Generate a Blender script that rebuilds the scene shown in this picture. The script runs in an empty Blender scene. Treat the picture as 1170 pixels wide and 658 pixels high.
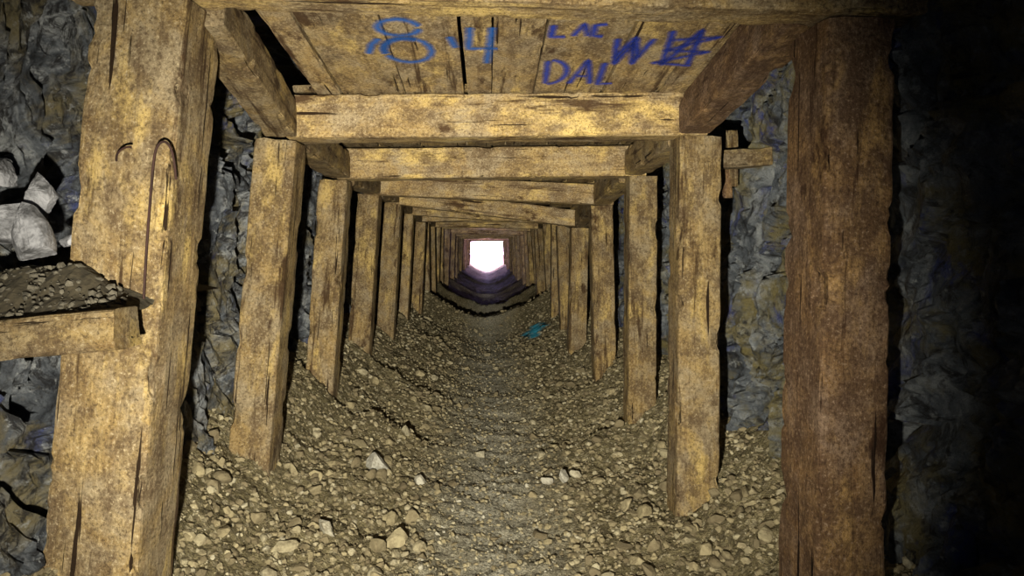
import bpy, math, random
import numpy as np
from mathutils import Vector, noise
random.seed(7); np.random.seed(7)
EYE = 1.4           # lens height above datum; "rel" heights are measured from it
scene = bpy.context.scene

# ------------------------------------------------------------------ materials
class NT:
    def __init__(s, name):
        s.m = bpy.data.materials.new(name); s.m.use_nodes = True
        s.t = s.m.node_tree; s.n = s.t.nodes; s.l = s.t.links
        s.b = s.n['Principled BSDF']; s.out = s.n['Material Output']
    def node(s, typ, **kw):
        n = s.n.new(typ)
        for k, v in kw.items():
            if k in n.inputs.keys(): 
                n.inputs[k].default_value = v
            else: setattr(n, k, v)
        return n
    def link(s, a, b): s.l.new(a, b)
    def noise(s, vec, scale, detail=6, rough=.6, dist=0):
        n = s.node('ShaderNodeTexNoise'); n.inputs['Scale'].default_value = scale
        n.inputs['Detail'].default_value = detail; n.inputs['Roughness'].default_value = rough
        n.inputs['Distortion'].default_value = dist
        s.link(vec, n.inputs['Vector']); return n.outputs['Fac']
    def voro(s, vec, scale, feature='F1', out='Distance'):
        n = s.node('ShaderNodeTexVoronoi'); n.feature = feature
        n.inputs['Scale'].default_value = scale
        s.link(vec, n.inputs['Vector']); return n.outputs[out]
    def ramp(s, fac, stops):
        n = s.node('ShaderNodeValToRGB'); e = n.color_ramp.elements
        while len(e) < len(stops): e.new(.5)
        for i, (p, c) in enumerate(stops):
            e[i].position = p
            e[i].color = (tuple(c)+(1,)) if hasattr(c, '__len__') else (c, c, c, 1)
        s.link(fac, n.inputs['Fac']); return n.outputs['Color']
    def mix(s, fac, a, b, mode='MIX'):
        n = s.node('ShaderNodeMix'); n.data_type = 'RGBA'; n.blend_type = mode
        for sock, v in ((n.inputs[0], fac), (n.inputs[6], a), (n.inputs[7], b)):
            if isinstance(v, bpy.types.NodeSocket): s.link(v, sock)
            elif isinstance(v, tuple): sock.default_value = v + (1,)
            else: sock.default_value = v
        return n.outputs[2]
    def vmul(s, vec, v):
        n = s.node('ShaderNodeVectorMath'); n.operation = 'MULTIPLY'
        s.link(vec, n.inputs[0]); n.inputs[1].default_value = v; return n.outputs[0]
    def math(s, op, a, b):
        n = s.node('ShaderNodeMath'); n.operation = op
        for sock, v in ((n.inputs[0], a), (n.inputs[1], b)):
            if isinstance(v, bpy.types.NodeSocket): s.link(v, sock)
            else: sock.default_value = v
        return n.outputs[0]
    def bump(s, h, strength, dist, prev=None):
        n = s.node('ShaderNodeBump'); n.inputs['Strength'].default_value = strength
        n.inputs['Distance'].default_value = dist; s.link(h, n.inputs['Height'])
        if prev is not None: s.link(prev, n.inputs['Normal'])
        return n.outputs['Normal']
    def attr(s, name):
        n = s.node('ShaderNodeAttribute'); n.attribute_name = name; return n

def mat_timber(name='weathered_timber', tint=(.95, .90, .84), mudlo=.455):
    t = NT(name)
    bco = t.attr('bco').outputs['Vector']; tone = t.attr('tone').outputs['Fac']
    g = t.noise(t.vmul(bco, (1.6, 30, 30)), 1.0, 5, .6, .6)
    col = t.ramp(g, [(.30, (.19, .130, .062)), (.50, (.30, .225, .110)), (.72, (.41, .32, .16))])
    blot = t.noise(bco, 4.2, 8, .72, .4)                       # grey dust
    col = t.mix(t.ramp(blot, [(.43, 0.0), (.59, .85)]), col, (.275, .24, .18))
    yel = t.noise(t.vmul(bco, (1, 2.5, 2.5)), 2.3, 5, .65, .3)  # fresher yellow wood
    col = t.mix(t.ramp(yel, [(.54, 0.0), (.65, .85)]), col, (.54, .42, .17))
    mud = t.noise(t.vmul(bco, (1, 1.4, 1.4)), 6.5, 9, .78)
    col = t.mix(t.ramp(mud, [(mudlo, 0.0), (mudlo+.13, .82)]), col, (.105, .074, .046))
    sp = t.noise(bco, 85, 4, .8)
    col = t.mix(t.ramp(sp, [(.37, .75), (.49, 0.0)]), col, (.06, .043, .028))
    col = t.mix(t.ramp(sp, [(.56, 0.0), (.68, .6)]), col, (.58, .52, .38))
    run = t.noise(t.vmul(bco, (.8, 10, 10)), 1.3, 5, .7, .3)
    col = t.mix(t.ramp(run, [(.57, 0.0), (.65, .88)]), col, (.040, .022, .012))
    rot = t.noise(t.vmul(bco, (1, 2.2, 2.2)), 2.6, 7, .7)
    col = t.mix(t.ramp(rot, [(.585, 0.0), (.65, .9)]), col, (.045, .025, .014))
    cr = t.noise(t.vmul(bco, (1.1, 26, 26)), 1.7, 3, .5, .2)
    crk = t.ramp(cr, [(.665, 0.0), (.69, 1.0)])
    col = t.mix(crk, col, (.02, .012, .007))
    tc = t.node('ShaderNodeCombineXYZ')
    for i in range(3): t.link(tone, tc.inputs[i])
    col = t.mix(1.0, col, tc.outputs[0], 'MULTIPLY')
    col = t.mix(1.0, col, tint, 'MULTIPLY')
    t.link(col, t.b.inputs['Base Color']); t.b.inputs['Roughness'].default_value = .88
    t.b.inputs['Specular IOR Level'].default_value = .15
    n1 = t.bump(t.noise(t.vmul(bco, (3, 60, 60)), 1.0, 5, .7), .6, .007)
    n2 = t.bump(sp, .7, .009, n1)
    n3 = t.bump(mud, .7, .014, n2)
    inv = t.math('SUBTRACT', 1.0, crk)
    n4 = t.bump(inv, .8, .01, n3)
    t.link(n4, t.b.inputs['Normal'])
    return t.m

def mat_rock(name, dark, mid, light, ochre, blue, clo=.38, blo=.54):
    t = NT(name)
    tc = t.node('ShaderNodeTexCoord').outputs['Object']
    a = t.noise(tc, 4.5, 9, .75, .7)
    col = t.ramp(a, [(.36, dark), (.50, mid), (.66, light)])
    b = t.noise(tc, 2.1, 6, .7, .3)
    col = t.mix(t.ramp(b, [(.48, 0.0), (.58, .8)]), col, ochre)
    bl = t.noise(t.vmul(tc, (1.1, 1.3, .8)), 3.3, 7, .75, .5)
    col = t.mix(t.ramp(bl, [(blo, 0.0), (blo+.09, .85)]), col, blue)
    c = t.noise(t.vmul(tc, (1, 3, 1.2)), 8, 9, .8, 1.0)
    col = t.mix(t.ramp(c, [(clo, .94), (clo+.10, 0.0)]), col, (.012, .012, .016))
    sp = t.noise(tc, 22, 7, .78)
    col = t.mix(t.ramp(sp, [(.56, 0.0), (.66, .8)]), col, light)
    t.link(col, t.b.inputs['Base Color']); t.b.inputs['Roughness'].default_value = .55
    t.b.inputs['Specular IOR Level'].default_value = .4
    n1 = t.bump(c, 1.0, .06)
    n2 = t.bump(sp, 1.0, .035, n1)
    n3 = t.bump(t.noise(tc, 70, 6, .8), .8, .009, n2)
    t.link(n3, t.b.inputs['Normal'])
    return t.m

def mat_ground():
    t = NT('gravel_ground')
    tc = t.node('ShaderNodeTexCoord').outputs['Object']
    a = t.noise(tc, 2.2, 7, .65)
    col = t.ramp(a, [(.38, (.16, .138, .08)), (.62, (.29, .25, .150))])
    f = t.noise(tc, 60, 6, .8)
    col = t.mix(t.ramp(f, [(.38, .9), (.50, 0.0)]), col, (.055, .047, .032))
    v = t.voro(tc, 55, 'F1', 'Color')
    vv = t.node('ShaderNodeSeparateColor'); t.link(v, vv.inputs[0])
    col = t.mix(t.ramp(vv.outputs[0], [(.70, 0.0), (.95, .7)]), col, (.48, .43, .31))
    col = t.mix(t.ramp(vv.outputs[1], [(.60, 0.0), (.95, .7)]), col, (.09, .075, .05))
    sep = t.node('ShaderNodeSeparateXYZ'); t.link(tc, sep.inputs[0])
    ax = t.math('ABSOLUTE', t.math('SUBTRACT', sep.outputs[0], .03), 0)
    ax = t.math('ADD', ax, t.math('MULTIPLY', t.noise(tc, 5, 7, .75), .6))
    grey = t.ramp(f, [(.40, (.11, .107, .09)), (.50, (.37, .355, .30)), (.62, (.60, .58, .50))])
    col = t.mix(t.ramp(ax, [(.34, .9), (.78, 0.0)]), col, grey)
    t.link(col, t.b.inputs['Base Color']); t.b.inputs['Roughness'].default_value = .95
    t.b.inputs['Specular IOR Level'].default_value = .1
    n0 = t.bump(t.voro(tc, 42), .55, .016)
    n1 = t.bump(t.noise(tc, 28, 8, .8), .85, .027, n0)
    n2 = t.bump(t.voro(tc, 120), .8, .007, n1)
    t.link(n2, t.b.inputs['Normal'])
    return t.m

def mat_stone():
    t = NT('loose_stone')
    tc = t.node('ShaderNodeTexCoord').outputs['Object']
    tone = t.attr('tone').outputs['Fac']
    col = t.ramp(tone, [(0.0, (.14, .118, .078)), (.45, (.30, .26, .165)), (.75, (.37, .34, .25)), (1.0, (.50, .50, .47))])
    n = t.noise(tc, 30, 6, .7)
    col = t.mix(t.ramp(n, [(.38, .6), (.55, 0.0)]), col, (.12, .095, .06))
    t.link(col, t.b.inputs['Base Color']); t.b.inputs['Roughness'].default_value = .9
    t.b.inputs['Specular IOR Level'].default_value = .15
    t.link(t.bump(t.noise(tc, 70, 5, .7), .7, .008), t.b.inputs['Normal'])
    return t.m

def mat_plain(name, c, rough=.8, metal=0, nscale=25, var=.5, bd=.006):
    t = NT(name)
    tc = t.node('ShaderNodeTexCoord').outputs['Object']
    n = t.noise(tc, nscale, 7, .7)
    col = t.mix(t.ramp(n, [(.38, 0.0), (.60, 1.0)]), tuple(x*var for x in c), c)
    t.link(col, t.b.inputs['Base Color']); t.b.inputs['Roughness'].default_value = rough
    t.b.inputs['Metallic'].default_value = metal
    t.link(t.bump(n, .7, bd), t.b.inputs['Normal'])
    return t.m

def mat_spray(name, c, cover=1.15, grain=.80, amax=.85):
    t = NT(name)
    tc = t.node('ShaderNodeTexCoord').outputs['Object']
    edge = t.attr('edge').outputs['Fac']
    n = t.noise(tc, 32, 6, .85)
    f = t.math('ADD', t.math('MULTIPLY', edge, cover), t.math('MULTIPLY', n, -grain))
    a = t.ramp(f, [(.0, 0.0), (.75, amax)])
    t.b.inputs['Base Color'].default_value = c + (1,); t.b.inputs['Roughness'].default_value = .6
    t.link(a, t.b.inputs['Alpha'])
    return t.m

TIMBER = mat_timber()
TIMBER_R = mat_timber('red_brown_timber', (.74, .60, .60), .42)
ROCK_L = mat_rock('blue_grey_rock', (.022, .028, .042), (.115, .132, .165), (.46, .49, .54), (.22, .18, .08), (.05, .07, .24), .42, .555)
ROCK_R = mat_rock('slate_rock', (.025, .032, .048), (.115, .135, .17), (.36, .39, .43), (.20, .165, .055), (.03, .05, .26), .395, .55)
GROUND = mat_ground(); STONE = mat_stone()
SOIL = mat_plain('ledge_soil', (.060, .050, .032), .95, 0, 40, .35)
PALE = mat_plain('pale_quartz_rock', (.30, .31, .36), .7, 0, 16, .20, .02)
RUST = mat_plain('rusted_iron', (.035, .012, .010), .8, .1)
BLUE = mat_spray('blue_spray_paint', (.008, .035, .36))
BLUE2 = mat_spray('light_blue_spray_paint', (.012, .10, .42), amax=.8)
CYAN = mat_spray('cyan_spray_paint', (.04, .34, .55), 1.0, .9, .75)

# ------------------------------------------------------------------ mesh helpers
class MB:
    def __init__(s): s.v = []; s.f = []; s.b = []; s.t = []; s.mi = []
    def obj(s, name, mat, smooth=False):
        me = bpy.data.meshes.new(name)
        me.from_pydata(s.v, [], s.f)
        for m in (mat if isinstance(mat, list) else [mat]): me.materials.append(m)
        if s.mi: me.polygons.foreach_set('material_index', s.mi)
        if s.b:
            a = me.attributes.new('bco', 'FLOAT_VECTOR', 'POINT')
            a.data.foreach_set('vector', np.array(s.b, dtype=np.float32).ravel())
        if s.t:
            a = me.attributes.new('tone', 'FLOAT', 'POINT')
            a.data.foreach_set('value', np.array(s.t, dtype=np.float32))
        if smooth: me.polygons.foreach_set('use_smooth', [True]*len(me.polygons))
        me.update()
        o = bpy.data.objects.new(name, me); scene.collection.objects.link(o); return o

SIDE = [-1, -.91, -.5, 0, .5, .91]
def beam(mb, p0, p1, w, h, ref=(0, 1, 0), step=.05, chip=.02, wob=.003, tone=1.0, fast=False, mi=0):
    """sawn timber from p0 to p1; w across, h along ref; chipped arrises"""
    p0 = Vector(p0); p1 = Vector(p1); ax = p1-p0; L = ax.length; ax.normalize()
    u = Vector(ref); u = (u-ax*u.dot(ax)).normalized(); s = ax.cross(u).normalized()
    sd = random.uniform(0, 100); S = [-1, -.88, 0, .88] if fast else SIDE
    per = [(a, -1) for a in S]+[(1, a) for a in S]+[(-a, 1) for a in S]+[(-1, -a) for a in S]
    n = max(2, int(L/step)); base = len(mb.v); k = len(per); nf = len(mb.f)
    for i in range(n+1):
        t = L*i/n
        for (a, b) in per:
            co = (abs(a)*abs(b))**10
            nn = noise.noise(Vector((t*9+sd, a*2, b*2)))
            cv = noise.noise(Vector((t*6+sd, round(a)*7., round(b)*7.)))+.4*noise.noise(Vector((t*22+sd, round(a)*7., round(b)*7.)))
            ch = chip*(.25+max(0, cv-.12)*4.5)
            X = a*(w/2+nn*wob-co*ch); Y = b*(h/2+nn*wob-co*ch)
            tt = t
            if i in (0, n): tt += noise.noise(Vector((a*2+sd, b*2, i)))*chip*.5
            mb.v.append(tuple(p0+ax*tt+s*X+u*Y))
            mb.b.append((t+sd, X+sd*.37, Y+sd*.71)); mb.t.append(tone)
    for i in range(n):
        for j in range(k):
            j2 = (j+1) % k; a = base+i*k
            mb.f.append((a+j, a+j2, a+k+j2, a+k+j))
    mb.f.append(tuple(base+j for j in reversed(range(k))))
    mb.f.append(tuple(base+n*k+j for j in range(k)))
    mb.mi += [mi]*(len(mb.f)-nf)

def R(x, d, z): return (x, d, z+EYE)

# ------------------------------------------------------------------ ground profile
SETS = [2.0, 3.26, 4.54, 5.85, 7.1]
while SETS[-1] < 36.2: SETS.append(SETS[-1]+1.28+random.uniform(-.05, .05))
DROP = {2: .095, 3: .055, 5: .03, 7: .26, 9: .26, 13: .10, 18: .08}
def lerp(x, xs, ys): return float(np.interp(x, xs, ys))
def ground(x, d):
    z = lerp(d, [0, 4, 9, 38], [-1.40, -1.37, -1.30, -1.20])
    a = lerp(d, [1, 3.3, 5, 8, 12], [.16, .20, .30, .42, .48])
    z += a*min(abs(x), 1.0)**1.7 - .055*x*lerp(d, [2, 4, 9, 11], [1, 1.4, .6, 0])
    z += max(0, abs(x)-.95)*.75
    z += noise.fractal(Vector((x*1.7, d*1.7, 1.)), .8, 2.1, 4)*.038
    rough = .015+.011*min(1, abs(x)*1.6)
    z += noise.fractal(Vector((x*9, d*9, 5.)), .6, 2.2, 5)*rough
    for i, h in DROP.items():
        if i < len(SETS):
            wob = noise.noise(Vector((x*2.5, i*3., 0)))*.14+noise.noise(Vector((x*9, i*3., 4)))*.05
            s = d-(SETS[i]+.02+wob)
            if -1.0 < s < 1.6:
                w = min(1, max(0, abs(x)-.28)*2.2)*(.7+.6*noise.noise(Vector((x*4, i*5., 2)))) if i < 7 else 1
                if s < 0: z += h*w*(1+s)**2
                else: z -= h*.5*w*math.exp(-(s/(.22 if i < 7 else .8))**2) - h*1.5*w*max(0, 1-s/.08)*.99
    return z

def spaced(a, b, fn):
    out = [a]
    while out[-1] < b: out.append(out[-1]+fn(out[-1]))
    out[-1] = b
    return out

def step_f(d): return .018 if 1.9 < d < 6 else (.05 if d < 1.9 else .03+(d-6)*.006)
ds = spaced(-3, 38.6, step_f); xs = list(np.linspace(-1.75, 1.75, 180))
mb = MB()
for d in ds:
    for x in xs: mb.v.append(R(x, d, ground(x, d)))
nx = len(xs)
for i in range(len(ds)-1):
    for j in range(nx-1):
        a = i*nx+j; mb.f.append((a, a+1, a+nx+1, a+nx))
mb.obj('floor', GROUND, True)

# ------------------------------------------------------------------ rock walls
def facet(q, amp, tilt):
    _, pts = noise.voronoi(q); c = pts[0]
    h = noise.cell_vector(Vector((c.x*13.7+3, c.y*17.3+5, c.z*11.9+7)))
    r = q-c
    return (h.x-.5)*amp + (r.y*(h.y-.5)+r.z*(h.z-.5))*2*tilt
def rockdisp(y, z, sd, strike=.35):
    v = noise.fractal(Vector((sd, y*1.1, z*1.1)), .9, 2.2, 3)*.10
    wy = noise.noise(Vector((y*2.3, z*2.3, sd)))*.15; y2 = y+wy; z2 = z+noise.noise(Vector((z*2.1, y*2.1, sd+9)))*.2
    v += facet(Vector((sd*2, y2*3.4+z2*1.2, z2*2.0)), .12, .10)
    v += facet(Vector((sd*3, y2*9+z2*4, z2*4.2)), .075, .065)
    v += facet(Vector((sd*5, y2*22+z2*8, z2*10)), .030, .026)
    v += noise.ridged_multi_fractal(Vector((sd, y*6+z*2, z*6)), .9, 2.2, 4, 1, 2)*.012
    return v
def wall_step(d): return .020 if 1.2 < d < 5.0 else (.08 if d < 1.2 else .03+(d-5.)*.01)
wd = spaced(-3, 38.2, wall_step); wz = list(np.linspace(-1.6, 1.12, 130))
def wall(name, side, mat, sd):
    mb = MB()
    for d in wd:
        for z in wz:
            off = 1.36+rockdisp(d, z, sd)
            if side < 0 and 1.2 < d < 2.9:
                off += .16*math.exp(-((z-.05)/.22)**2)*math.exp(-((d-1.9)/.45)**2)
            mb.v.append(R(side*max(off, 1.17+.02*noise.noise(Vector((d*7, z*7, sd)))), d, z))
    nz = len(wz)
    for i in range(len(wd)-1):
        for j in range(nz-1):
            a = i*nz+j; q = (a, a+1, a+nz+1, a+nz)
            mb.f.append(q if side < 0 else q[::-1])
    return mb.obj(name, mat, False)
wall('wall_left', -1, ROCK_L, 11.3); wall('wall_right', 1, ROCK_R, 47.9)
mb = MB(); rx = list(np.linspace(-1.75, 1.75, 40)); rd = spaced(-3, 38.2, lambda d: .08 if d < 6 else .2)
for d in rd:
    for x in rx: mb.v.append(R(x, d, 1.03+rockdisp(d, x, 80.)*.5))
for i in range(len(rd)-1):
    for j in range(len(rx)-1):
        a = i*len(rx)+j; mb.f.append((a, a+len(rx), a+len(rx)+1, a+1))
mb.obj('ceiling', ROCK_L, False)
mb = MB(); bx = list(np.linspace(-1.75, 1.75, 30)); bz = list(np.linspace(-1.6, 1.2, 26))
for z in bz:
    for x in bx: mb.v.append(R(x, -2.8+rockdisp(x, z, 20.), z))
for i in range(len(bz)-1):
    for j in range(len(bx)-1):
        a = i*len(bx)+j; mb.f.append((a, a+1, a+len(bx)+1, a+len(bx)))
mb.obj('back_light_block', ROCK_L, False)  # unseen face added behind the camera to keep sky light out

# ------------------------------------------------------------------ timber sets
SPEC = {
 0: dict(cl=.735, cr=.665, ch=.15, x0=-1.22, x1=1.30, cd=.15, lt=-.99, lb=-1.155, lw=.28, rt=1.075, rb=1.035, rw=.20, rd=.27),
 1: dict(cl=.515, cr=.53, ch=.205, x0=-.93, x1=1.02, cd=.20, lt=-.985, lb=-1.12, lw=.20, rt=1.00, rb=.985, rw=.20, rd=.2),
 2: dict(cl=.455, cr=.475, ch=.20, x0=-.97, x1=1.03, cd=.20, lt=-1.00, lb=-1.10, lw=.19, rt=1.02, rb=1.01, rw=.185, rd=.2),
 3: dict(cl=.46, cr=.37, ch=.17, x0=-1.02, x1=1.06, cd=.2, lt=-.99, lb=-1.08, lw=.185, rt=.965, rb=1.0, rw=.185, rd=.2),
 4: dict(cl=.47, cr=.22, ch=.17, x0=-1.02, x1=1.0, cd=.2, lt=-.96, lb=-1.04, lw=.185, rt=.95, rb=.92, rw=.18, rd=.2),
 5: dict(cl=.42, cr=.29, ch=.17, x0=-1.02, x1=1.0, cd=.2, lt=-.97, lb=-1.04, lw=.185, rt=.93, rb=.98, rw=.18, rd=.2),
}
specs = []
for i, d in enumerate(SETS):
    if i in SPEC: sp = SPEC[i]
    else:
        j = random.uniform
        sp = dict(cl=.44+j(-.07, .05), cr=.42+j(-.08, .06), ch=.18, x0=-1.04, x1=1.04, cd=.2,
                  lt=-.96+j(-.04, .05), lb=-1.0+j(-.05, .05), lw=.19, rt=.96+j(-.05, .04), rb=1.0+j(-.05, .05), rw=.19, rd=.2)
    specs.append(sp)
    fast = i > 5; st = .02 if i < 3 else (.05 if i < 8 else .3)
    mb = MB(); tone = lambda a=.8, b=1.1: random.uniform(a, b)
    ds0 = d+sp['rd']/2
    for sx, xt, xb, w in ((-1, sp['lt'], sp['lb'], sp['lw']), (1, sp['rt'], sp['rb'], sp['rw'])):
        cz = sp['cl'] if sx < 0 else sp['cr']
        zb = ground(xb, ds0)-.12
        mi = 0
        if i == 0 and sx < 0: dd = d+.13; dep = .26; tn = .98
        elif i == 0: dd = ds0; dep = sp['rd']; tn = .95; mi = 1
        else: dd = ds0; dep = sp['rd']; tn = tone()
        beam(mb, R(xb, dd, zb), R(xt, dd, cz-.002), w, dep, (0, 1, 0), st, .020 if i < 5 else .01, .003, tn, fast, mi)
    cdp = sp['cd']; c0 = d-.02
    beam(mb, R(sp['x0'], c0+cdp/2, sp['cl']+sp['ch']/2), R(sp['x1'], c0+cdp/2, sp['cr']+sp['ch']/2),
         sp['ch'], cdp, (0, 1, 0), st, .020 if i < 5 else .01, .003, (1.25 if i == 0 else random.uniform(1.2, 1.4)), fast)
    mb.obj('timber_set', [TIMBER, TIMBER_R], False)

for i in range(len(SETS)-1):
    a, b = specs[i], specs[i+1]; da = SETS[i]+(.16 if i == 0 else .19); db = SETS[i+1]-.03
    fast = i > 5
    for sx in (-1, 1):
        if i > 7: break
        mb = MB()
        za = a['cl' if sx < 0 else 'cr']; zb = b['cl' if sx < 0 else 'cr']
        xa = (-.87 if sx < 0 else .97) if i == 0 else sx*.965
        xb = -.955 if sx < 0 else .965
        if i == 0: za = .70
        beam(mb, R(xa, da-(.0 if i else .03), za+.06), R(xb, db+.02, zb+.09), .17, .15, (1, 0, 0), .03 if i < 4 else .2, .02, .003,
             .90 if i == 0 else random.uniform(.8, 1.0), fast, 1 if (i == 0 and sx > 0) else 0)
        mb.obj('brace_timber', [TIMBER, TIMBER_R], False)

def board_z(d): return 1.08-.109*d     # underside of first bay lagging
mb = MB()
edges = [-.80, -.68, -.38, -.10, .02, .22, .54, .80, .93]
for a, b in zip(edges[:-1], edges[1:]):
    beam(mb, R((a+b)/2, 2.02, board_z(2.02)+.022), R((a+b)/2+random.uniform(-.01, .01), 3.40, board_z(3.40)+.022),
         b-a-.010, .035, (0, 0, 1), .04, .004, .0015, random.uniform(1.1, 1.4))
mb.obj('roof_lagging', TIMBER, False)
for i in range(1, len(SETS)-1):
    mb = MB(); x = -.93
    while x < .9:
        w = random.uniform(.2, .3)
        if random.random() > (.12 if i > 1 else 0):
            la, lb = specs[i], specs[i+1]
            f = (x+w/2+1)/2
            z0 = la['cl']*(1-f)+la['cr']*f+la['ch']; z1 = lb['cl']*(1-f)+lb['cr']*f+lb['ch']
            beam(mb, R(x+w/2, SETS[i]+.03, z0+.035), R(x+w/2, SETS[i+1]+.02, z1+.030), w-.012, .035, (0, 0, 1), .3, .004, .002,
                 random.uniform(.6, .9), True)
        x += w
    mb.obj('roof_lagging', TIMBER, False)

mb = MB()
beam(mb, R(1.09, 3.50, .44), R(1.40, 3.50, .46), .09, .14, (0, 1, 0), .03, .012, .003, .8)
beam(mb, R(1.17, 3.56, .26), R(1.165, 3.56, .41), .15, .05, (0, 1, 0), .03, .01, .003, .8, False, 1)
beam(mb, R(1.245, 3.56, .32), R(1.24, 3.56, .60), .06, .05, (0, 1, 0), .03, .01, .003, .7)
mb.obj('blocking_timber', [TIMBER, TIMBER_R], False)

# ------------------------------------------------------------------ ledge at left
mb = MB()
beam(mb, R(-1.62, 1.80, -.265), R(-.925, 1.80, -.20), .105, .13, (0, 1, 0), .02, .02, .004, .75)
mb.obj('ledge_timber', TIMBER, False)
mb = MB(); lx = list(np.linspace(-1.75, -.95, 60)); ly = list(np.linspace(1.77, 2.5, 50))
for d in ly:
    for x in lx:
        top = -.15+(x+.93)*.09
        rise = min(.13, .62*(-.94-x)) if x < -.94 else 0
        k = min(1, max(0, (d-1.78)/.17))
        z = top+rise*k+noise.fractal(Vector((x*8, d*8, 3)), .8, 2.1, 4)*.018-.006
        if x > -1.14 and d > 2.0: z = -.10-(x+1.14)*.2
        mb.v.append(R(x, d, z))
for i in range(len(ly)-1):
    for j in range(len(lx)-1):
        a = i*len(lx)+j; mb.f.append((a, a+1, a+len(lx)+1, a+len(lx)))
mb.obj('ledge_soil_heap', SOIL, False)

# ------------------------------------------------------------------ stones
def ico(sub):
    import bmesh
    bm = bmesh.new(); bmesh.ops.create_icosphere(bm, subdivisions=sub, radius=1)
    v = np.array([tuple(p.co) for p in bm.verts]); f = np.array([[q.index for q in p.verts] for p in bm.faces]); bm.free()
    return v, f
def rock_variant(sub, sd, cuts=7, jit=.025, lo=.40, hi=.75):
    v, f = ico(sub); rng = np.random.RandomState(sd); v = v.copy()
    for _ in range(cuts):
        n = rng.normal(size=3); n /= np.linalg.norm(n); h = rng.uniform(lo, hi)
        dd = v@n-h; m = dd > 0; v[m] -= np.outer(dd[m], n)*.98
    v += rng.normal(scale=jit, size=v.shape)
    return v, f
small = [rock_variant(1, s, 4) for s in range(10)]
med = [rock_variant(2, 50+s, 8) for s in range(10)]
def rotm(rng):
    q = rng.normal(size=4); q /= np.linalg.norm(q); w, x, y, z = q
    return np.array([[1-2*(y*y+z*z), 2*(x*y-z*w), 2*(x*z+y*w)], [2*(x*y+z*w), 1-2*(x*x+z*z), 2*(y*z-x*w)], [2*(x*z-y*w), 2*(y*z+x*w), 1-2*(x*x+y*y)]])
def scatter(name, items, mat, sd=3):
    V = []; F = []; T = []; off = 0; rng = np.random.RandomState(sd)
    for (x, d, z, r, kind, tn) in items:
        v, f = kind[rng.randint(len(kind))]
        sc = np.array([1, rng.uniform(.6, 1), rng.uniform(.5, .8)])*r
        vv = (v*sc)@rotm(rng).T*np.array([1, 1, .85])+np.array([x, d, z+EYE])
        V.append(vv); F.append(f+off); T.append(np.full(len(v), tn)); off += len(v)
    V = np.concatenate(V); F = np.concatenate(F); T = np.concatenate(T)
    me = bpy.data.meshes.new(name); me.from_pydata(V.tolist(), [], F.tolist()); me.materials.append(mat)
    a = me.attributes.new('tone', 'FLOAT', 'POINT'); a.data.foreach_set('value', T.astype(np.float32))
    o = bpy.data.objects.new(name, me); scene.collection.objects.link(o); return o
items = []
for k in range(34000):
    d = 1.9+9.5*random.random()**1.7; x = random.uniform(-1.35, 1.35)
    side = abs(x-.03)+random.uniform(-.1, .1)
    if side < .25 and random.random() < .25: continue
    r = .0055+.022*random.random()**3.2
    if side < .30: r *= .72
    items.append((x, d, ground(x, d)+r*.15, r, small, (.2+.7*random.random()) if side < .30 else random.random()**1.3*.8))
for k in range(1500):
    d = 2.3+9*random.random()**1.4; x = random.uniform(-1.3, 1.3)
    if abs(x) < .30 and random.random() < .72: continue
    r = .016+.044*random.random()**2.4
    items.append((x, d, ground(x, d)+r*.15, r, med, random.random()**1.5*.75))
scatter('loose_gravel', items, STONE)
big = [rock_variant(4, 200+s, 13, .008, .35, .7) for s in range(12)]
BR = [(-.60, 3.85, .100, .98), (-.37, 3.85, .060, .9), (-.69, 3.02, .075, .85), (-.385, 3.08, .072, .5), (.63, 2.95, .065, .5),
      (.44, 3.98, .064, .95), (.52, 4.02, .05, .8), (.33, 3.95, .052, .9), (-.80, 2.80, .065, .6), (-.03, 4.55, .055, .8), (-.95, 3.45, .065, .5),
      (.86, 3.0, .055, .6), (-.45, 5.3, .065, .6), (-.62, 6.4, .065, .5), (.10, 7.6, .05, .7), (-.75, 4.1, .06, .5), (.7, 3.5, .055, .5)]
for k, (x, d, r, tn) in enumerate(BR):
    scatter('rock', [(x, d, ground(x, d)+r*.38, r, [big[k % 12]], tn)], STONE, k)
for k, (x, d, z, r) in enumerate([(-1.26, 1.93, .035, .12), (-1.38, 1.84, -.01, .11), (-1.27, 2.0, .15, .10), (-1.36, 1.98, .08, .13), (-1.19, 2.03, .03, .06), (-1.40, 2.0, .22, .12)]):
    scatter('pale_ledge_rock', [(x, d, z, r, [big[k*2]], 1)], PALE, 10+k)
items = []
for k in range(320):
    x = random.uniform(-1.45, -.98); d = random.uniform(1.78, 1.97)
    top = -.15+(x+.93)*.09; z = top+min(.13, .62*(-.94-x))*min(1, max(0, (d-1.78)/.17))
    items.append((x, d, z-.003, .003+.016*random.random()**3, small, random.random()**2*.6))
scatter('ledge_gravel', items, mat_plain('dark_gravel', (.11, .10, .08), .9, 0, 30, .4))

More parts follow.
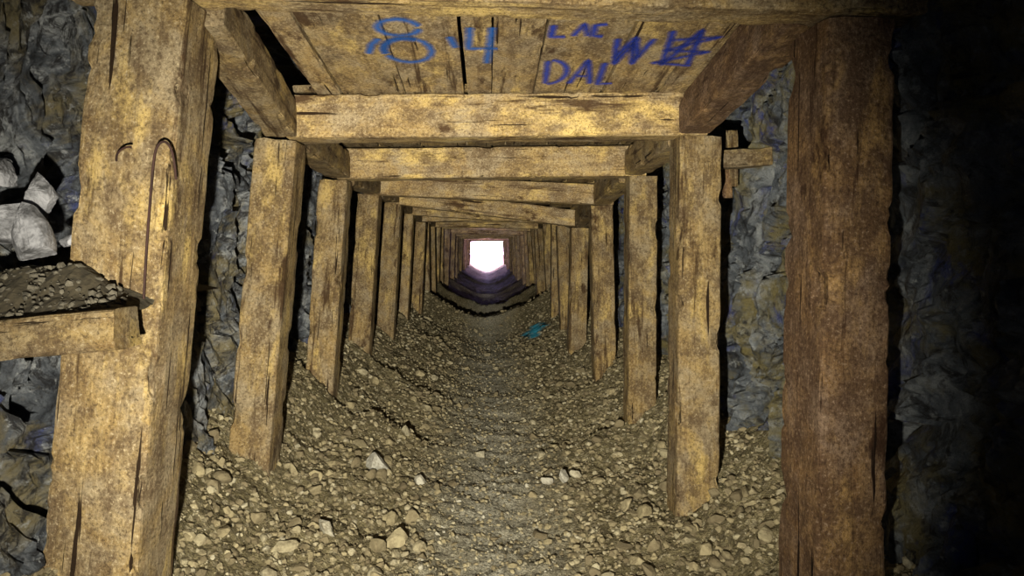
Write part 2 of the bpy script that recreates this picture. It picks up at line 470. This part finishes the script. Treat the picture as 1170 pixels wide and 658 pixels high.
# ------------------------------------------------------------------ spray paint
def ribbon(name, strokes, mat, surf, width):
    V = []; F = []; E = []
    for st in strokes:
        pts = []
        for (a, b) in zip(st[:-1], st[1:]):
            n = max(2, int(math.dist(a, b)/.01))
            for i in range(n): pts.append((a[0]+(b[0]-a[0])*i/n, a[1]+(b[1]-a[1])*i/n))
        pts.append(st[-1]); base = len(V)
        for i, p in enumerate(pts):
            q0 = pts[max(0, i-2)]; q1 = pts[min(len(pts)-1, i+2)]
            dx, dy = q1[0]-q0[0], q1[1]-q0[1]; L = math.hypot(dx, dy) or 1; nx_, ny_ = -dy/L, dx/L
            for s in (-1, -.5, 0, .5, 1):
                V.append(surf(p[0]+nx_*s*width, p[1]+ny_*s*width))
                e = (1-abs(s))**.9 if abs(s) < 1 else 0
                if i in (0, len(pts)-1): e = 0
                E.append(e)
        for i in range(len(pts)-1):
            for k in range(4):
                a = base+i*5+k; F.append((a, a+1, a+6, a+5))
    me = bpy.data.meshes.new(name); me.from_pydata(V, [], F); me.materials.append(mat)
    at = me.attributes.new('edge', 'FLOAT', 'POINT'); at.data.foreach_set('value', E)
    o = bpy.data.objects.new(name, me); scene.collection.objects.link(o); return o
cs = lambda x, d: R(x, d, board_z(d)-.0035)
def arc(cx, cy, rx_, ry_, a0, a1, n=16):
    return [(cx+rx_*math.cos(math.radians(a0+(a1-a0)*i/n)), cy+ry_*math.sin(math.radians(a0+(a1-a0)*i/n))) for i in range(n+1)]
def box(x, y, w, h, pts): return [(x+w*p[0], y+h*p[1]) for p in pts]
ribbon('graffiti_paint', [arc(-.32, 2.53, .075, .07, 0, 360), arc(-.31, 2.74, .095, .12, 160, 520), arc(-.31, 2.74, .09, .11, 160, 300),
     [(-.47, 2.78), (-.44, 2.68), (-.40, 2.62)], [(-.14, 2.60), (-.12, 2.72)],
     [(-.06, 2.52), (-.07, 2.72), (.05, 2.72)], [(.02, 2.52), (.01, 2.70), (.0, 2.88)]], BLUE2, cs, .034)
ribbon('graffiti_paint', [
     box(.24, 2.50, .06, .11, [(0, 0), (0, 1), (1, 1)]), box(.32, 2.50, .06, .11, [(0, 1), (.5, 0), (1, 1)]), box(.39, 2.50, .05, .11, [(1, 0), (0, .1), (.1, .9), (1, 1)]),
     [(.25, 2.84), (.26, 3.12)], arc(.26, 2.98, .08, .14, -90, 90), 
     box(.365, 2.84, .095, .28, [(0, 1), (.5, 0), (1, 1)]), box(.38, 3.02, .06, .01, [(0, 0), (1, 0)]),
     box(.485, 2.86, .08, .26, [(0, 0), (.1, 1), (1, .95)]),
     box(.49, 2.62, .14, .26, [(0, 0), (.25, 1), (.5, .2), (.75, 1), (1, 0)]),
     box(.51, 2.59, .14, .26, [(0, .9), (.35, .1), (.7, .9)]),
     box(.68, 2.58, .19, .32, [(0, .2), (1, .1), (.1, .5), (1, .55), (.0, .9), (.9, 1)]),
     box(.66, 2.55, .21, .34, [(.1, 0), (.3, 1), (.6, 0), (.8, 1)])], BLUE, cs, .031)
gs = lambda x, d: R(x, d, ground(x, d)+.035)
ribbon('painted_stone_mark', [[(.52, 9.0), (.80, 9.3)], [(.48, 9.3), (.78, 9.6)], [(.60, 8.8), (.68, 9.8)]], CYAN, gs, .15)

def curve(name, pts, r, mat):
    cu = bpy.data.curves.new(name, 'CURVE'); cu.dimensions = '3D'; cu.bevel_depth = r; cu.bevel_resolution = 2
    sp = cu.splines.new('NURBS'); sp.points.add(len(pts)-1)
    for p, q in zip(sp.points, pts): p.co = (*q, 1)
    sp.order_u = 4; sp.use_endpoint_u = True
    cu.materials.append(mat); o = bpy.data.objects.new(name, cu); scene.collection.objects.link(o); return o
curve('hanging_wire', [R(-.885, 1.995, .20), R(-.875, 1.965, .25), R(-.885, 1.955, .31), R(-.93, 1.965, .30), R(-.945, 1.98, .22), R(-.955, 1.98, .10), R(-.965, 1.985, 0), R(-.97, 1.98, -.14)], .0035, RUST)
curve('bent_nail', [R(-1.06, 2.01, .25), R(-1.05, 1.97, .265), R(-1.02, 1.955, .29), R(-.99, 1.95, .285)], .003, RUST)

# ------------------------------------------------------------------ outside the portal
mb = MB(); ox = list(np.linspace(-30, 30, 50)); oy = list(np.linspace(38.4, 110, 50))
for d in oy:
    for x in ox:
        k = (d-38.4)
        mb.v.append(R(x, d, -1.25+max(0, k-4)*.006+noise.fractal(Vector((x*.3, d*.3, 2)), .8, 2, 4)*.18*min(1, k/4)))
for i in range(49):
    for j in range(49):
        a = i*50+j; mb.f.append((a, a+1, a+51, a+50))
mb.obj('desert_ground', mat_plain('pink_desert_soil', (.10, .032, .024), .9, 0, 1.5, .4), True)

# ------------------------------------------------------------------ light
w = bpy.data.worlds.new('sky'); scene.world = w; w.use_nodes = True
w.node_tree.nodes['Background'].inputs[0].default_value = (1.0, .70, 1.0, 1)
w.node_tree.nodes['Background'].inputs[1].default_value = 15
sun = bpy.data.lights.new('sun', 'SUN'); sun.energy = 2.2; sun.angle = math.radians(8); sun.color = (.55, .45, 1)
so = bpy.data.objects.new('sun', sun); scene.collection.objects.link(so)
so.rotation_euler = Vector((0.02, -1, -.085)).to_track_quat('-Z', 'Y').to_euler()
def spot(name, loc, target, energy, size, blend, col, rad, falloff='Linear'):
    l = bpy.data.lights.new(name, 'SPOT'); l.energy = energy; l.spot_size = math.radians(size); l.spot_blend = blend
    l.color = col; l.shadow_soft_size = rad
    if falloff:
        l.use_nodes = True; nt = l.node_tree; em = nt.nodes['Emission']
        f = nt.nodes.new('ShaderNodeLightFalloff'); f.inputs['Strength'].default_value = 1
        nt.links.new(f.outputs[falloff], em.inputs['Strength'])
    o = bpy.data.objects.new(name, l); scene.collection.objects.link(o); o.location = loc
    o.rotation_euler = (Vector(target)-Vector(loc)).to_track_quat('-Z', 'Y').to_euler(); return o
spot('hand_torch', R(-.20, .15, -.34), R(-.34, 5, -.28), 285, 88, .85, (1, .91, .69), .02)
spot('violet_fill', R(0, 13.5, .2), R(0, 34, -.3), 26, 60, .8, (.56, .42, 1), .15)  # added violet light for bounced daylight on the far posts; no lamp hangs here
spot('portal_glow_fill', R(0, 27, .25), R(0, 38, -.3), 90, 80, .8, (.85, .55, 1), .15)  # invented fill, imitates the glow around the opening on the last sets
pl = bpy.data.lights.new('dim_fill', 'POINT'); pl.energy = 4; pl.color = (.78, .85, 1); pl.shadow_soft_size = .1  # weak ambient fill added by the camera to bring up the walls
po = bpy.data.objects.new('dim_fill', pl); scene.collection.objects.link(po); po.location = R(.1, -.2, .1)

# ------------------------------------------------------------------ camera
cam = bpy.data.cameras.new('camera'); cam.sensor_width = 36; cam.lens = 800/1170*36
cam.shift_x = 29/1170; cam.shift_y = -44/1170; cam.clip_start = .02; cam.clip_end = 300
co = bpy.data.objects.new('camera', cam); scene.collection.objects.link(co)
co.location = (0, 0, EYE); co.rotation_euler = (math.radians(90), 0, 0); scene.camera = co
scene.view_settings.view_transform = 'Standard'
